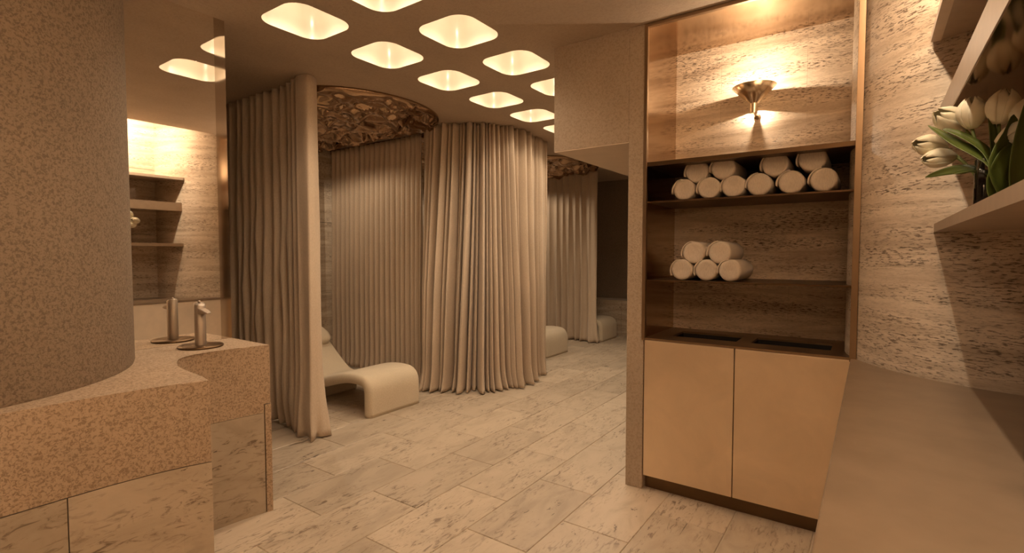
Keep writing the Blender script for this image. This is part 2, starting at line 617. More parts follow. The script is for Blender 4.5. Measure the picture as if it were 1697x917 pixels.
# ------------------------------------------------------------------ washstand on the left with mirror and tap
VT = 0.912
fr = [(-1.65, 2.16), (0.363, 2.16), (0.50, 2.158), (0.626, 2.152), (0.74, 2.138), (0.84, 2.115), (0.931, 2.082)]
cur = [(0.943, 2.16), (0.949, 2.24), (0.957, 2.361), (0.972, 2.46), (0.995, 2.545), (1.027, 2.61), (1.07, 2.657), (1.13, 2.684), (1.21, 2.690), (1.35, 2.674), (1.490, 2.645)]
outline = fr + cur + [(1.490, 3.043), (-1.65, 3.043)]
v = empty('washstand', (0.9, 2.6, 0))
tag(v, 'plastered washstand counter with stepped curved front below the mirror', 'washstand')
prism('counter', outline, 0.594, VT, 'stucco_washstand', v, 0.006, True)
prism('core', [(x - 0.02, y + 0.02) if y < 3 else (x, y) for x, y in outline], 0.0, 0.594, 'grout', v)
def strip_panel(name, pts, z0, z1, th, mat):
    """upright slab following a plan polyline, th thick toward the inside"""
    q = off(v)
    vs2, fs2 = [], []
    n = len(pts)
    for i, (x, y) in enumerate(pts):
        a = Vector(pts[max(i - 1, 0)]); b2 = Vector(pts[min(i + 1, n - 1)])
        t2 = (b2 - a).normalized()
        nn = Vector((-t2.y, t2.x))
        for (dx, z) in ((0, z0), (0, z1), (th, z1), (th, z0)):
            vs2.append(Vector((x + nn.x * dx, y + nn.y * dx, z)) - q)
    for i in range(n - 1):
        for k in range(4):
            fs2.append((i * 4 + k, (i + 1) * 4 + k, (i + 1) * 4 + (k + 1) % 4, i * 4 + (k + 1) % 4))
    fs2.append((0, 1, 2, 3)); fs2.append(((n - 1) * 4 + 3, (n - 1) * 4 + 2, (n - 1) * 4 + 1, (n - 1) * 4))
    return new_obj(name, vs2, fs2, mat, v)
G = 0.002
strip_panel('base_slab', [(-0.2, 2.162), (0.513 - G, 2.159)], 0.0, 0.590, 0.03, 'stone_floor')
strip_panel('base_slab', [(0.513 + G, 2.159), (0.626, 2.154), (0.74, 2.140), (0.84, 2.117), (0.933, 2.084)], 0.0, 0.590, 0.03, 'stone_floor')
strip_panel('base_slab', [(0.935, 2.09)] + cur[:7], 0.0, 0.590, 0.02, 'stone_floor')
strip_panel('base_slab', [cur[6], cur[7], cur[8], cur[9], (1.457, 2.652)], 0.0, 0.545, 0.02, 'stone_floor')
strip_panel('corner_strip', [(1.462, 2.648), (1.492, 2.642)], 0.0, 0.590, 0.02, 'stucco_washstand')
box('base_slab', 1.470, 1.489, 2.65, 3.04, 0.0, 0.590, 'stone_floor', v)
strip_panel('apron', [cur[6], cur[7], cur[8], cur[9], (1.457, 2.652)], 0.547, 0.594, 0.02, 'stucco_washstand')

mr = empty('mirror', (0.5, YM, VT))
tag(mr, 'tall frameless mirror rising from the washstand to the ceiling', 'mirror')
box('mirror_glass', -1.6, 1.427, YM, YM + 0.011, VT + 0.001, H - 0.001, 'mirror', mr)
box('bevelled_edge', 1.4275, 1.486, YM + 0.001, YM + 0.011, VT + 0.001, H - 0.001, 'mirror_edge', mr)

fx, fy = 1.245, 2.870
t = empty('tap', (fx, fy, VT))
tag(t, 'round brushed metal column tap with short spout on the washstand', 'tap')
o = lathe('base_plate', [(0.0, 0.0), (0.102, 0.0), (0.105, 0.003), (0.105, 0.008), (0.101, 0.0115), (0.0, 0.012)], (fx, fy, VT), 'dark_bronze', t, 40)
# body: cylinder with a slanted top
vv, ff = [], []
S2 = 32
r = 0.0265
for (hh, sl) in ((0.012, 0), (0.215, 1.0), (0.220, 0.9)):
    for k in range(S2):
        a = 2 * PI * k / S2
        rr = r if hh < 0.218 else r - 0.004
        vv.append((rr * math.cos(a), rr * math.sin(a), hh + (0.010 + 0.35 * rr * math.sin(a)) * (1 if sl else 0)))
for i in range(2):
    for k in range(S2):
        ff.append((i * S2 + k, i * S2 + (k + 1) % S2, (i + 1) * S2 + (k + 1) % S2, (i + 1) * S2 + k))
ff.append(tuple(range(2 * S2, 3 * S2)))
o = new_obj('tap_body', vv, ff, 'brushed_steel', t, True)
lathe('lever_knob', [(0.0, 0), (0.006, 0), (0.006, 0.012), (0.0, 0.013)], (fx, fy + 0.006, VT + 0.232), 'brushed_steel', t, 12)
vv = []
for (y, wd, zt, zb) in ((-0.018, 0.021, 0.206, 0.176), (-0.055, 0.020, 0.199, 0.178), (-0.085, 0.017, 0.191, 0.179), (-0.098, 0.010, 0.187, 0.180)):
    vv += [(-wd, y, zb), (wd, y, zb), (wd * 0.9, y, zt), (-wd * 0.9, y, zt)]
ff = [(0, 1, 2, 3), (15, 14, 13, 12)]
for i in range(3):
    for k in range(4):
        ff.append((i * 4 + k, (i + 1) * 4 + k, (i + 1) * 4 + (k + 1) % 4, i * 4 + (k + 1) % 4))
o = new_obj('spout', vv, ff, 'brushed_steel', t)
bv = o.modifiers.new('bevel', 'BEVEL'); bv.width = 0.004; bv.segments = 2

# ------------------------------------------------------------------ towel cabinet in its niche
c = empty('towel_cabinet', (X0, 0.58, 0))
tag(c, 'bronze two-door towel cabinet built into the wall niche', 'cabinet')
YL, YR = 1.083, 0.067
XB = 3.424
box('body', X0 + 0.024, XB, YR + 0.004, YL - 0.002, 0.09, ZC - 0.28, 'dark_bronze', c)
dz0, dz1 = 0.087, ZC - 0.014
d = box('door', X0, X0 + 0.022, 0.588, YL - 0.002, dz0, dz1, 'bronze_door', c, 0.0015)
d = box('door', X0, X0 + 0.022, YR + 0.002, 0.583, dz0, dz1, 'bronze_door', c, 0.0015)
box('kick_plate', X0 + 0.045, X0 + 0.06, YR, YL, 0.0, 0.087, 'dark_bronze', c)
# worktop with two towel-drop openings
hx0, hx1 = 3.055, 3.285
hy = [(0.160, 0.535), (0.610, 0.970)]
vs2, fs2 = [], []
def slab(x0, x1, y0, y1, z0, z1):
    i = len(vs2)
    q = off(c)
    for x in (x0, x1):
        for y in (y0, y1):
            for z in (z0, z1):
                vs2.append(Vector((x, y, z)) - q)
    for f in ((0, 1, 3, 2), (4, 6, 7, 5), (0, 4, 5, 1), (2, 3, 7, 6), (0, 2, 6, 4), (1, 5, 7, 3)):
        fs2.append(tuple(i + k for k in f))
zt0 = ZC - 0.012
slab(X0, hx0, YR, YL, zt0, ZC)
slab(hx1, XB, YR, YL, zt0, ZC)
slab(hx0, hx1, YR, hy[0][0], zt0, ZC)
slab(hx0, hx1, hy[0][1], hy[1][0], zt0, ZC)
slab(hx0, hx1, hy[1][1], YL, zt0, ZC)
new_obj('worktop', vs2, fs2, 'bronze_trim', c)
for (y0, y1) in hy:
    vs2, fs2 = [], []
    slab(hx0, hx1, y0, y1, ZC - 0.26, ZC - 0.25)
    slab(hx0 - 0.006, hx0, y0, y1, ZC - 0.26, zt0)
    slab(hx1, hx1 + 0.006, y0, y1, ZC - 0.26, zt0)
    slab(hx0, hx1, y0 - 0.006, y0, ZC - 0.26, zt0)
    slab(hx0, hx1, y1, y1 + 0.006, ZC - 0.26, zt0)
    new_obj('towel_chute', vs2, fs2, 'black', c)
box('side_panel', X0 + 0.012, XB, YL - 0.002, YL + 0.004, ZC, H - 0.02, 'bronze_panel', c)
box('side_panel', X0 + 0.012, XB, YR - 0.012, YR, ZC, H - 0.02, 'bronze_panel', c)
box('frame_strip', X0 - 0.004, X0 + 0.02, YL - 0.004, YL + 0.016, 0.894, H - 0.002, 'bronze_trim', c, 0.001, 1)
box('frame_strip', X0 - 0.035, X0 + 0.03, YR - 0.019, YR + 0.008, 0.894, H - 0.002, 'bronze_trim', c, 0.001, 1)
box('frame_strip', X0 - 0.004, X0 + 0.02, YR, YL, H - 0.022, H - 0.002, 'bronze_trim', c, 0.001, 1)
box('top_panel', X0 + 0.012, XB, YR, YL, H - 0.02, H - 0.012, 'bronze_panel', c)
sh = box('shelf', X0 + 0.006, XB, YR, YL - 0.002, 1.906, 1.930, 'dark_bronze', c, 0.001, 1)
box('shelf', X0 + 0.045, XB, YR, YL - 0.002, 1.698, 1.708, 'dark_bronze', c, 0.001, 1)
box('shelf', X0 + 0.045, XB, YR, YL - 0.002, 1.238, 1.248, 'dark_bronze', c, 0.001, 1)
# travertine slabs of the niche's back wall
nb = struct(box('wall_niche', XB + 0.018, 3.469, -0.05, YL + 0.02, 0.60, H, 'grout'))
for (z0, z1, cuts) in ((0.60, 1.455, (-0.05, 0.40, 1.10)), (1.455, 1.915, (-0.05, 0.72, 1.10)), (1.915, H, (-0.05, 0.33, 0.80, 1.10))):
    for a, b2 in zip(cuts[:-1], cuts[1:]):
        box('slab', XB, XB + 0.02, a + 0.0003, b2 - 0.0003, z0 + 0.0003, z1 - 0.0003, 'trav_niche', nb)

# rolled towels
def make_towel(y, z, r, length, spin, label, xf):
    t = empty('rolled_towel', (xf, y, z))
    tag(t, label, 'towel', 'rolled towels in the niche')
    prof = [(0.0, 0.006), (r * 0.35, 0.004), (r * 0.7, 0.0015), (r * 0.88, 0.001), (r * 0.965, 0.006), (r, 0.016), (r * 1.01, length * 0.5), (r, length - 0.016), (r * 0.95, length - 0.004), (0.0, length)]
    o = lathe('roll', prof, (xf, y, z), 'towel', t, 36, 'X')
    # loose outer flap hanging at the side
    vv, ff = [], []
    n = 12
    for i in range(n):
        u = i / (n - 1)
        a = math.radians(105 + spin + 95 * u)
        rr = r * (1.012 + 0.14 * u ** 1.5)
        for xx in (0.002, length * 0.5, length - 0.004):
            vv.append((xx, rr * math.sin(a - PI / 2), rr * math.cos(a - PI / 2)))
    for i in range(n - 1):
        for k in range(2):
            ff.append((i * 3 + k, i * 3 + k + 1, (i + 1) * 3 + k + 1, (i + 1) * 3 + k))
    o = new_obj('loose_edge', vv, ff, 'towel', t, True)
    sl = o.modifiers.new('thickness', 'SOLIDIFY'); sl.thickness = 0.007; sl.offset = 0
    return t

XT = 2.985
r0 = 0.0605
for i, y in enumerate((0.892, 0.754, 0.628, 0.499, 0.349, 0.205)):
    make_towel(y, 1.708 + r0, r0, 0.34, R.uniform(-8, 10), '%s rolled towel from the left on the bottom layer of the upper shelf' % ('first', 'second', 'third', 'fourth', 'fifth', 'sixth')[i], XT + R.uniform(-0.006, 0.01))
for i, (y, dz) in enumerate(((0.822, 0.004), (0.680, 0.010), (0.425, 0.006), (0.256, 0.016))):
    make_towel(y, 1.708 + r0 + 0.094 + dz, r0 * 1.05, 0.34, R.uniform(-8, 10), '%s rolled towel from the left resting on top on the upper shelf' % ('first', 'second', 'third', 'fourth')[i], XT + R.uniform(-0.012, 0.006))
for i, y in enumerate((0.897, 0.762, 0.634)):
    make_towel(y, 1.248 + r0, r0, 0.34, R.uniform(-8, 10), '%s rolled towel on the bottom layer of the lower shelf' % ('leftmost', 'middle', 'rightmost')[i], XT + R.uniform(-0.006, 0.01))
for i, y in enumerate((0.833, 0.690)):
    make_towel(y, 1.248 + r0 + 0.099, r0 * 1.03, 0.34, R.uniform(-8, 10), '%s rolled towel of the two on top on the lower shelf' % ('left', 'right')[i], XT + R.uniform(-0.012, 0.006))

# funnel-shaped wall lamp
sx, sy = 3.300, 0.588
t = empty('wall_lamp', (sx, sy, 2.222))
tag(t, 'polished brass funnel-shaped wall lamp glowing on the niche travertine', 'wall lamp')
lathe('funnel_shade', [(0.022, 2.279), (0.060, 2.316), (0.119, 2.376), (0.1175, 2.3775), (0.058, 2.3185), (0.0195, 2.2815), (0.0, 2.2815), (0.0, 2.279)], (sx, sy, 0), 'brass', t, 64, smooth=False)
for p in t.children[0].data.polygons:
    p.use_smooth = True
lathe('stem', [(0.0, 2.222), (0.0215, 2.222), (0.022, 2.2235), (0.022, 2.279), (0.0, 2.279)], (sx, sy, 0), 'brass', t, 40, smooth=False)
box('blocking_bracket', sx + 0.015, XB, sy - 0.009, sy + 0.009, 2.2245, 2.236, 'brass', t, 0.001, 1)  # added below the down lamp to block it and shape the dark wedge
lathe('wall_plate', [(0.0, -0.006), (0.018, -0.006), (0.018, 0.0), (0.0, 0.0)], (XB, sy, 2.230), 'brass', t, 24, 'X')
lamp('up_lamp', (sx - 0.075, sy, 2.392), P_UP, 0.006, parent=t)
lamp('down_lamp', (3.385, sy, 2.270), P_DOWN, 0.004, 'SPOT', parent=t, spot_size=math.radians(156), spot_blend=0.04)

# ------------------------------------------------------------------ counter, shelves, vase and tulips on the right
arc = []
a0, a1 = math.atan2(0.07 - CYL[1], 2.87 - CYL[0]), math.atan2(-0.555 - CYL[1], 2.44 - CYL[0])
for k in range(25):
    a = a0 + (a1 - a0) * k / 24
    arc.append((CYL[0] + (CYL[2] - 0.004) * math.cos(a), CYL[1] + (CYL[2] - 0.004) * math.sin(a)))
arc[0] = (2.885, 0.07)
rc = empty('stone_counter', (0.8, -0.2, 0))
tag(rc, 'smooth brown plastered counter below the tulips, running against the round wall', 'counter')
outl = [(-1.2, -0.555), (-1.2, 0.07)] + arc
prism('counter_top', outl[::-1], 0.885, ZC, 'plaster_smooth', rc, 0.004)
box('counter_front', -1.19, 2.885, 0.02, 0.066, 0.0, 0.885, 'plaster_cream', rc)
box('counter_end', -1.19, -1.15, -0.555, 0.02, 0.0, 0.80, 'plaster_smooth', rc)

XS = 0.95                                          # near end of the shelves
def shelf(z0, z1, yf, label, under, top='shelf_plaster'):
    s = empty('wall_shelf', (0.8, yf, z0))
    tag(s, label, 'shelf', 'shelves on the right wall')
    aa = []
    b0 = math.asin((yf - CYL[1]) / CYL[2])
    b0 = PI - b0
    b1 = math.atan2(-0.558 - CYL[1], 2.44 - CYL[0])
    for k in range(17):
        a = b0 + (b1 - b0) * k / 16
        aa.append((CYL[0] + (CYL[2] - 0.006) * math.cos(a), CYL[1] + (CYL[2] - 0.006) * math.sin(a)))
    out = [(XS, -0.558), (XS, yf)] + aa
    if under:
        prism('shelf_board', out[::-1], z0 + 0.004, z1, top, s)
        ins = [(x, min(y, yf - 0.003)) for x, y in out]
        prism('polished_underside', ins[::-1], z0, z0 + 0.004, under, s)
    else:
        prism('shelf_board', out[::-1], z0, z1, top, s)
    return s
shelf(1.484, 1.516, -0.190, 'smooth plaster wall shelf carrying the vase of tulips', None)
shelf(1.868, 1.964, -0.196, 'thick shelf above the tulips with a polished underside reflecting them', 'shelf_mirror')
s3 = shelf(2.215, 2.24, -0.168, 'highest thin pale-edged shelf on the right wall', None)
box('pale_edge', XS, 2.566, -0.195, -0.164, 2.212, 2.238, 'shelf_edge', s3)

vx, vy, vz = 1.965, -0.285, 1.516
t = empty('glass_vase', (vx, vy, vz))
tag(t, 'clear cylindrical glass vase holding the white tulips', 'vase')
lathe('vase_glass', [(0.0, 0.0), (0.050, 0.0), (0.052, 0.003), (0.052, 0.150), (0.0505, 0.1515), (0.049, 0.150), (0.049, 0.010), (0.0, 0.009)], (vx, vy, vz), 'glass', t, 40)

def ray_at(px, py, X):
    d = F + rt * ((px - 848.5) / 848.5) - U * ((py - 458.5) / 848.5)
    return Vector((0, 0, HC)) + d * (X / d.x)

def petal_mesh(name, k, length, width, opening, parent, base, axis, side, up):
    """one cupped petal of a tulip; k-th of six around the axis"""
    vv, ff = [], []
    nu, nvv = 7, 9
    th0 = k * PI / 3 + (0.2 if k % 2 else 0)
    rad = 1.0 if k % 2 else 0.93
    for i in range(nvv):
        v = i / (nvv - 1)
        r = width * rad * (0.12 + 0.88 * math.sin(PI * (0.05 + 0.45 * min(v / 0.55, 1))) ** 0.8) if v < 0.55 else width * rad * (1 - (0.72 - 0.5 * opening) * ((v - 0.55) / 0.45) ** 2)
        half = 0.80 * (1 - max(0, (v - 0.5) / 0.5) ** 3 * 0.75)
        for j in range(nu):
            u = -1 + 2 * j / (nu - 1)
            th = th0 + u * half
            h = length * (v - 0.05 * u * u * v)
            p = base + axis * h + (side * math.cos(th) + up * math.sin(th)) * r
            vv.append(p - off(parent))
    for i in range(nvv - 1):
        for j in range(nu - 1):
            ff.append((i * nu + j, i * nu + j + 1, (i + 1) * nu + j + 1, (i + 1) * nu + j))
    o = new_obj(name, vv, ff, 'petal', None, True)
    sl = o.modifiers.new('thickness', 'SOLIDIFY'); sl.thickness = 0.0016; sl.offset = 0
    o.parent = parent
    return o

def tulip(px, py, X, dpx, length, width, opening, label, root):
    """head centred where the pixel ray meets depth X, leaning by the given direction"""
    cpos = ray_at(px, py, X)
    axis = (rt * dpx[0] + U * dpx[1] - F * dpx[2]).normalized()
    base = cpos - axis * length * 0.5
    side = axis.cross(Vector((0.2, 0.5, 0.9))).normalized()
    up = axis.cross(side)
    t = empty('tulip', root)
    tag(t, label, 'tulip', 'white tulips in the vase')
    fl = lathe('bloom', [(0.0, 0.0), (0.006, 0.003), (0.005, 0.010), (0.0, 0.012)], (0, 0, 0), 'stem', None, 12)
    fl.parent = t
    fl.location = base - Vector(root)
    fl.rotation_euler = axis.to_track_quat('Z', 'Y').to_euler()
    for k in range(6):
        o = petal_mesh('petal', k, length, width, opening, t, base, axis, side, up)
        o.parent = fl
        # re-express the vertices in the bloom's frame
        rm = fl.rotation_euler.to_matrix().inverted()
        for vert in o.data.vertices:
            vert.co = rm @ (vert.co - fl.location)
    r0v = Vector(root)
    mid = r0v.lerp(base, 0.55) + Vector((0, 0, 0.035)) - axis * 0.02
    pts = []
    for i in range(11):
        s = i / 10
        pts.append(r0v * (1 - s) ** 2 + mid * 2 * s * (1 - s) + base * s * s)
    tube('stalk', pts, [0.0042] * 11, 'stem', t, 8)
    return t

def leaf(t, pts, width):
    """pointed blade along a polyline, folded along its midrib"""
    vv, ff = [], []
    q = off(t)
    P = [Vector(p) for p in pts]
    # smooth the polyline
    Q = []
    n = 16
    for i in range(n):
        s = i / (n - 1) * (len(P) - 1)
        k = min(int(s), len(P) - 2)
        u = s - k
        p0, p1, p2, p3 = P[max(k - 1, 0)], P[k], P[k + 1], P[min(k + 2, len(P) - 1)]
        Q.append(0.5 * ((2 * p1) + (p2 - p0) * u + (2 * p0 - 5 * p1 + 4 * p2 - p3) * u * u + (3 * p1 - p0 - 3 * p2 + p3) * u ** 3))
    for i, p in enumerate(Q):
        s = i / (n - 1)
        tg = (Q[min(i + 1, n - 1)] - Q[max(i - 1, 0)]).normalized()
        sd = tg.cross(F).normalized()
        nn = sd.cross(tg).normalized()
        wd = width * max(0.03, math.sin(PI * (0.12 + 0.88 * s)) ** 0.7)
        for (u, dn) in ((-1, 0.35), (-0.5, 0.1), (0, 0), (0.5, 0.1), (1, 0.35)):
            vv.append(p + sd * wd * u - nn * wd * dn - q)
    for i in range(n - 1):
        for j in range(4):
            ff.append((i * 5 + j, i * 5 + j + 1, (i + 1) * 5 + j + 1, (i + 1) * 5 + j))
    o = new_obj('leaf', vv, ff, 'leaf', t, True)
    sl = o.modifiers.new('thickness', 'SOLIDIFY'); sl.thickness = 0.0015; sl.offset = 0
    return o

def root(k):
    a = k * 2.4
    return (vx + 0.022 * math.cos(a), vy + 0.022 * math.sin(a), vz + 0.014)
T = []
T.append(tulip(1541, 241, 2.10, (-1, 0.05, 0.25), 0.125, 0.033, 0.1, 'white tulip drooping farthest left over the shelf edge', root(0)))
T.append(tulip(1556, 262, 2.08, (-1, -0.12, 0.2), 0.118, 0.030, 0.1, 'pale tulip just beneath the farthest-left drooping bloom', root(1)))
T.append(tulip(1575, 199, 2.06, (-1, 0.35, 0.3), 0.120, 0.036, 0.15, 'white tulip leaning left between drooping bloom and upright ones', root(2)))
T.append(tulip(1611, 187, 1.98, (-0.22, 1, 0.25), 0.088, 0.036, 0.15, 'upright white tulip left of the tallest bloom', root(3)))
T.append(tulip(1662, 177, 1.93, (0.05, 1, 0.2), 0.092, 0.037, 0.1, 'tallest upright white tulip in the vase', root(4)))
T.append(tulip(1687, 224, 1.86, (0.75, 0.45, 0.7), 0.088, 0.034, 0.3, 'half-open white tulip facing the viewer low on the right', root(5)))
T.append(tulip(1702, 190, 1.90, (0.25, 1, 0.1), 0.090, 0.035, 0.1, 'white tulip cut by the right edge of the picture', root(6)))
ra = ray_at
leaf(T[0], [root(0), ra(1650, 300, 1.93), ra(1618, 284, 1.98), ra(1575, 283, 2.02), ra(1533, 294, 2.04)], 0.017)
leaf(T[1], [root(1), ra(1655, 292, 1.90), ra(1625, 262, 1.94), ra(1582, 238, 1.99), ra(1538, 208, 2.03)], 0.023)
leaf(T[2], [root(2), ra(1652, 290, 1.92), ra(1630, 250, 1.95), ra(1590, 224, 1.99), ra(1562, 214, 2.0)], 0.016)
leaf(T[3], [root(3), ra(1648, 285, 1.92), ra(1645, 230, 1.93), ra(1637, 165, 1.94)], 0.014)
leaf(T[4], [root(4), ra(1664, 320, 1.86), ra(1650, 275, 1.82), ra(1672, 225, 1.84), ra(1680, 190, 1.86)], 0.030)
leaf(T[5], [root(5), ra(1680, 320, 1.84), ra(1685, 270, 1.80), ra(1694, 215, 1.80), ra(1705, 160, 1.82)], 0.028)
leaf(T[6], [root(6), ra(1695, 300, 1.86), ra(1705, 250, 1.84), ra(1712, 200, 1.84)], 0.03)
leaf(T[3], [root(3), ra(1645, 300, 1.95), ra(1620, 286, 1.97), ra(1600, 284, 1.99), ra(1578, 288, 2.0)], 0.010)
leaf(T[4], [root(4), ra(1650, 330, 1.86), ra(1645, 300, 1.83), ra(1660, 262, 1.82), ra(1676, 240, 1.83)], 0.026)

# ------------------------------------------------------------------ curtains
def curtain(name, path, z_top, pleat, amp, label, seed, irregular=0.0, kick=0.05, end_flare=0.0, nz_=44, amp_top=0.5, flat=0.0, hub=None):
    rr = random.Random(seed)
    # resample the path by arc length
    P = [Vector((x, y)) for x, y in path]
    D = [0.0]
    for a, b2 in zip(P[:-1], P[1:]):
        D.append(D[-1] + (b2 - a).length)
    Ltot = D[-1]
    def at(s):
        s = min(max(s, 0), Ltot)
        for i in range(len(D) - 1):
            if s <= D[i + 1] + 1e-9:
                u = (s - D[i]) / max(D[i + 1] - D[i], 1e-9)
                return P[i].lerp(P[i + 1], u)
        return P[-1]
    n = int(Ltot / pleat * (14 + 10 * irregular))
    # pleats of uneven width
    phases = [0.0]
    cuts = [0.0]
    s = 0.0
    while s < Ltot:
        s += pleat * (1 + irregular * rr.choice((-0.62, -0.5, -0.35, -0.15, 0.1, 0.4, 0.8)))
        cuts.append(s)
    amps = [1 + (irregular + 0.15) * rr.uniform(-0.45, 0.55) for _ in cuts] + [1]
    lean = [irregular * rr.uniform(-0.05, 0.05) for _ in cuts] + [0]
    kicks = [rr.uniform(0.3, 1.0) for _ in cuts] + [0.6]
    q = Vector((P[0].x, P[0].y, 0))
    vs3, fs3 = [], []
    for zi in range(nz_ + 1):
        v = zi / nz_                      # 0 top, 1 bottom
        for i in range(n + 1):
            s = Ltot * i / n
            # irregular sideways drift of the folds down the cloth
            drift = irregular * 0.15 * noise.noise(Vector((s * 2.6, v * 0.25, seed * 3.1))) * v
            ss = s + drift
            k = 0
            while k < len(cuts) - 2 and ss > cuts[k + 1]:
                k += 1
            u = (ss - cuts[k]) / (cuts[k + 1] - cuts[k])
            a0_, a1_ = amps[k], amps[k + 1]
            A = amp * (a0_ * (1 - u) + a1_ * u) * (amp_top + (1 - amp_top) * min(1, v * 1.6)) * (1 + 0.25 * v)
            if flat:
                A *= min(1.0, max(0.28, (s - flat * 0.6) / (flat * 0.6)))
            sn = abs(math.sin(PI * u))
            wv = 2 * sn ** (0.75 - 0.38 * irregular) - 1
            rise = irregular * (amps[k] - 1) * amp * (1.3 if irregular < 0.5 else 2.4) * sn ** 0.6
            o_ = A * wv + rise * (0.5 + 0.5 * v) + irregular * 0.03 * noise.noise(Vector((s * 6, v * 0.9, seed))) * (0.3 + v)
            p = at(s)
            tg = (at(s + 0.01) - at(s - 0.01)).normalized()
            nn = Vector((tg.y, -tg.x))    # right-hand side of the path = outside
            side_shift = 0.006 * noise.noise(Vector((s * 11, v * 1.2, seed + 9)))
            z = z_top * (1 - v)
            if v > 0.90:                  # hem breaking on the floor
                e = (v - 0.90) / 0.10
                kk = kicks[k] * (1 - u) + kicks[k + 1] * u
                o_ += kick * kk * e * e * (0.6 + 0.4 * wv)
                z = max(z, 0.004 + 0.006 * (1 + wv))
            if v > 0.74 and end_flare and s < 0.5:
                e = ((v - 0.74) / 0.26) ** 1.4
                g = 1 - (s / 0.5) ** 2
                dv = p - Vector(hub)
                p = p + dv.normalized() * end_flare * e * e * g * (0.75 + 0.5 * noise.noise(Vector((s * 14, 0, seed))))
            if irregular > 0.5:               # the far end hangs flatter
                o_ *= 0.3 + 0.7 * min(1.0, (Ltot - s) / 0.9)
            p2 = p + nn * o_ + tg * side_shift
            vs3.append(Vector((p2.x, p2.y, max(z, 0.003))) - q)
    for zi in range(nz_):
        for i in range(n):
            a = zi * (n + 1) + i
            fs3.append((a, a + 1, a + n + 2, a + n + 1))
    o = new_obj(name, vs3, fs3, 'curtain', None, True)
    o.location = q
    sl = o.modifiers.new('thickness', 'SOLIDIFY'); sl.thickness = 0.005; sl.offset = 0
    tag(o, label, 'curtain', 'cubicle curtains')
    return o

# first curtain, beside the mirror (path begins at its free edge)
def spline(pts, m=6):
    out = []
    for k in range(len(pts) - 1):
        p0, p1, p2, p3 = [Vector(pts[min(max(k + d, 0), len(pts) - 1)]) for d in (-1, 0, 1, 2)]
        for i in range(m):
            u = i / m
            out.append(0.5 * ((2 * p1) + (p2 - p0) * u + (2 * p0 - 5 * p1 + 4 * p2 - p3) * u * u + (3 * p1 - p0 - 3 * p2 + p3) * u ** 3))
    out.append(Vector(pts[-1]))
    return [(p.x, p.y) for p in out]
curtain('curtain', spline([(2.375, 3.555), (2.365, 3.475), (2.315, 3.42), (2.255, 3.43), (2.232, 3.50), (2.262, 3.62), (2.30, 3.75), (2.300, 3.95), (2.292, 4.5), (2.29, 5.2)]), H - 0.002, 0.112, 0.040,
        'tall gathered beige curtain hanging right beside the mirror', 3, 0.3, 0.07, 0.15, flat=0.42, hub=(2.31, 3.53))
# second: straight divider, then the curtain turning round the cubicle front
curtain('curtain', [(4.035, 5.62), (4.035, 5.0), (4.03, 4.4), (3.99, 3.97)], H - 0.03, 0.088, 0.042,
        'lighter evenly pleated curtain dividing the cubicles behind the nearest lounger', 5, 0.12, 0.02)
arcp = [(3.985, 3.96), (3.955, 3.75), (3.965, 3.60), (4.02, 3.43), (4.13, 3.29), (4.28, 3.185), (4.46, 3.13), (4.7, 3.125), (4.95, 3.145), (5.2, 3.175)]
curtain('curtain', spline(arcp), H - 0.004, 0.053, 0.09,
        'large curtain with irregular folds wrapping the rounded middle cubicle', 23, 0.9, 0.075, nz_=60, amp_top=0.55)
curtain('curtain', spline([(7.40, 3.60), (7.36, 3.53), (7.29, 3.55), (7.31, 3.70), (7.32, 4.0), (7.33, 5.0)]), H - 0.02, 0.125, 0.04,
        'farthest pink-lit curtain between the two distant loungers', 17, 0.2, 0.05, 0.12, flat=0.25, hub=(7.38, 3.66))

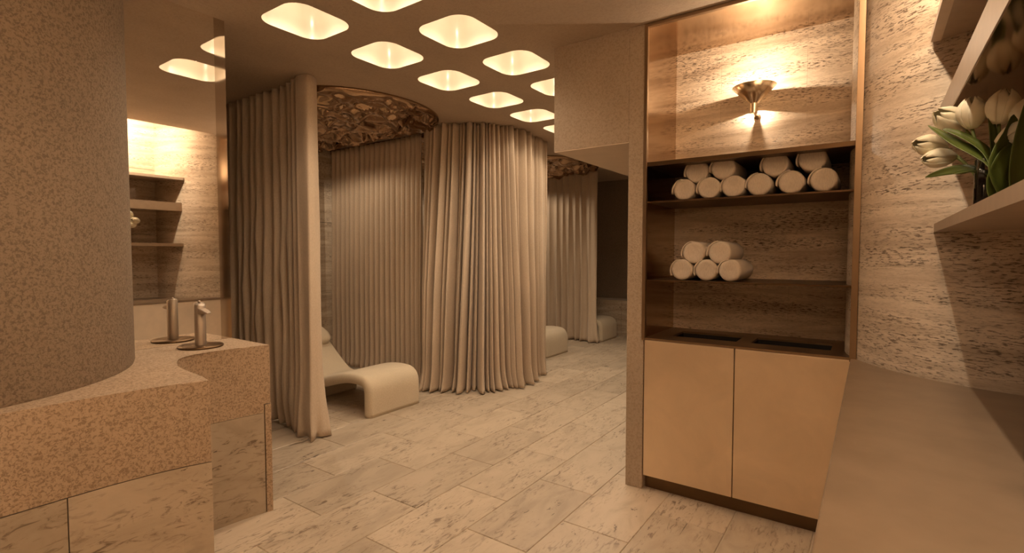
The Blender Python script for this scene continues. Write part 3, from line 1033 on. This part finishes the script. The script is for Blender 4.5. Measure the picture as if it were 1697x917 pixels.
# ------------------------------------------------------------------ crumpled bronze ceiling panels
def crumple(cx, label, seed):
    a, yf, bb = 0.79, 3.27, 0.64
    y1 = 5.70
    t = empty('crumpled_ceiling_panel', (cx, 4.4, H - 0.05))
    tag(t, label, 'ceiling panel', 'crumpled bronze ceiling panels')
    nx, ny = 110, 150
    vv, ff = [], []
    q = Vector(t.location)
    def hgt(x, y, e):
        p = Vector((x * 4.3, y * 4.3, seed * 5.3))
        wp = Vector((noise.noise(p * 0.9), noise.noise(p * 0.9 + Vector((7, 3, 1))), 0)) * 1.1
        a_ = noise.noise(Vector((p.x * 1.1, p.y * 2.0, p.z)) + wp)
        b_ = noise.noise(Vector((p.x * 1.7, p.y * 2.4, p.z + 4)) + wp * 1.4)
        h = 1.5 * a_ + 0.9 * (0.5 - abs(b_) * 1.6) + 0.05 * noise.noise(p * 7.0 + wp)
        return (0.048 * h) * min(1, e * 7 + 0.25)
    for i in range(nx + 1):
        u = -1 + 2 * i / nx
        xs = math.sin(u * PI / 2)                   # denser near the rim
        x = cx + a * xs
        yb = yf + bb * (1 - math.sqrt(max(0, 1 - xs * xs)))
        for j in range(ny + 1):
            v = j / ny
            y = yb + (y1 - yb) * v
            e = min(v * (y1 - yb), (1 - abs(xs)) * a)
            z = H - 0.042 - hgt(x, y, e)
            if j == 0 or i in (0, nx):
                z = H - 0.020
            vv.append(Vector((x, y, min(z, H - 0.012))) - q)
    for i in range(nx):
        for j in range(ny):
            b2 = i * (ny + 1) + j
            ff.append((b2, b2 + 1, b2 + ny + 2, b2 + ny + 1))
    o = new_obj('metal_sheet', vv, ff, 'crumpled_bronze', t, True)
    lathe('added_downlight', [(0.0, 0.0), (0.035, 0.0), (0.04, 0.004), (0.04, 0.05), (0.0, 0.05)], (cx - 0.12, 4.75, H - 0.15), 'brass', t, 24)  # unseen fitting added to brighten the cubicle
    lamp('cubicle_fill', (cx - 0.12, 4.75, H - 0.17), P_CUBICLE, 0.03, 'SPOT', parent=t, spot_size=math.radians(165), spot_blend=0.3)
    # rim band closing the sheet to the ceiling
    rim = []
    for i in range(nx + 1):
        xs = math.sin((-1 + 2 * i / nx) * PI / 2)
        rim.append((cx + a * xs, yf + bb * (1 - math.sqrt(max(0, 1 - xs * xs)))))
    rim = [(cx - a, y1)] + rim + [(cx + a, y1)]
    vv, ff = [], []
    for (x, y) in rim:
        vv.append(Vector((x, y, H)) - q)
        vv.append(Vector((x, y, H - 0.022)) - q)
    for i in range(len(rim) - 1):
        ff.append((2 * i, 2 * i + 1, 2 * i + 3, 2 * i + 2))
    o = new_obj('rim', vv, ff, 'crumpled_bronze', t, True)
    sl = o.modifiers.new('thickness', 'SOLIDIFY'); sl.thickness = 0.004; sl.offset = 0
crumple(3.13, 'crumpled polished bronze ceiling panel above the nearest lounger', 1)
crumple(4.87, 'crumpled bronze ceiling panel inside the curtained middle cubicle', 2)
crumple(6.62, 'crumpled bronze ceiling panel showing past the large middle curtain', 3)

# ------------------------------------------------------------------ loungers
def lounger(cx, yf, label):
    t = empty('lounger', (cx, yf, 0))
    tag(t, label, 'lounger', 'beige upholstered loungers')
    # centre line of the bent cushion (y from the foot end, z), 0.095 thick
    cl = [(0.050, 0.0), (0.050, 0.12), (0.050, 0.21), (0.062, 0.258), (0.095, 0.292), (0.145, 0.305), (0.25, 0.308), (0.36, 0.298),
          (0.48, 0.272), (0.62, 0.232), (0.76, 0.190), (0.88, 0.160), (0.97, 0.153), (1.06, 0.178), (1.16, 0.240), (1.30, 0.345), (1.45, 0.465), (1.60, 0.590), (1.68, 0.655)]
    th, wd = 0.095, 0.60
    pts = [Vector(p) for p in spline(cl, 3)]
    n = len(pts)
    # rounded-rectangle section swept along the line
    sec = []
    rr, ns = 0.042, 5
    for qd in range(4):
        sx_, sz_ = ((1, 1), (-1, 1), (-1, -1), (1, -1))[qd]
        for k in range(ns):
            a = qd * PI / 2 + k * PI / 2 / (ns - 1)
            sec.append((sx_ * (wd / 2 - rr) + rr * math.cos(a), sz_ * (th / 2 - rr) + rr * math.sin(a)))
    vv, ff = [], []
    m = len(sec)
    for i, p in enumerate(pts):
        tg = (pts[min(i + 1, n - 1)] - pts[max(i - 1, 0)]).normalized()
        nn = Vector((-tg.y, tg.x))
        for (sx_, so_) in sec:
            y, z = p.x + nn.x * so_, p.y + nn.y * so_
            vv.append((sx_, y, max(z, 0.0)))
    for i in range(n - 1):
        for k in range(m):
            ff.append((i * m + k, i * m + (k + 1) % m, (i + 1) * m + (k + 1) % m, (i + 1) * m + k))
    ff.append(tuple(range(m)))
    ff.append(tuple(range((n - 1) * m, n * m)))
    new_obj('bent_cushion', vv, ff, 'lounger', t, True)
    # soft head roll lying on the backrest
    vv, ff = [], []
    pc = Vector((1.405, 0.520)); ax = Vector((0.77, 0.64)).normalized(); pn = Vector((-ax.y, ax.x))
    ns2, nl = 20, 12
    for j in range(nl + 1):
        u = -1 + 2 * j / nl
        x = u * (wd / 2 - 0.012)
        k2 = max(0.0, 1 - abs(u) ** 9) ** 0.5
        for k in range(ns2):
            a = 2 * PI * k / ns2
            ca, sa = math.cos(a), math.sin(a)
            ea = 0.115 * (abs(ca) ** 0.75) * (1 if ca > 0 else -1) * (0.55 + 0.45 * k2)
            eb = 0.062 * (abs(sa) ** 0.8) * (1 if sa > 0 else -1) * (0.4 + 0.6 * k2)
            p = pc + ax * ea + pn * eb
            vv.append((x, p.x, p.y))
    for j in range(nl):
        for k in range(ns2):
            ff.append((j * ns2 + k, j * ns2 + (k + 1) % ns2, (j + 1) * ns2 + (k + 1) % ns2, (j + 1) * ns2 + k))
    ff.append(tuple(range(ns2))[::-1]); ff.append(tuple(range(nl * ns2, (nl + 1) * ns2)))
    new_obj('head_cushion', vv, ff, 'lounger', t, True)
    q = off(t)
    box('rear_support', cx - 0.28, cx + 0.28, yf + 0.90, yf + 1.00, 0.0, 0.135, 'lounger', t, 0.02, 2)
    vv = [(-0.27, 1.46, 0.0), (0.27, 1.46, 0.0), (0.27, 1.54, 0.0), (-0.27, 1.54, 0.0), (-0.27, 1.46, 0.455), (0.27, 1.46, 0.455), (0.27, 1.54, 0.52), (-0.27, 1.54, 0.52)]
    new_obj('rear_support', vv, [(0, 1, 2, 3), (4, 5, 6, 7), (0, 1, 5, 4), (1, 2, 6, 5), (2, 3, 7, 6), (3, 0, 4, 7)], 'lounger', t)
    return t
lounger(3.108, 3.44, 'nearest beige lounger, open below, between the first two curtains')
lounger(6.13, 3.52, 'beige lounger mostly hidden behind the large middle curtain')
lounger(7.73, 3.47, 'farthest beige lounger by the end wall')
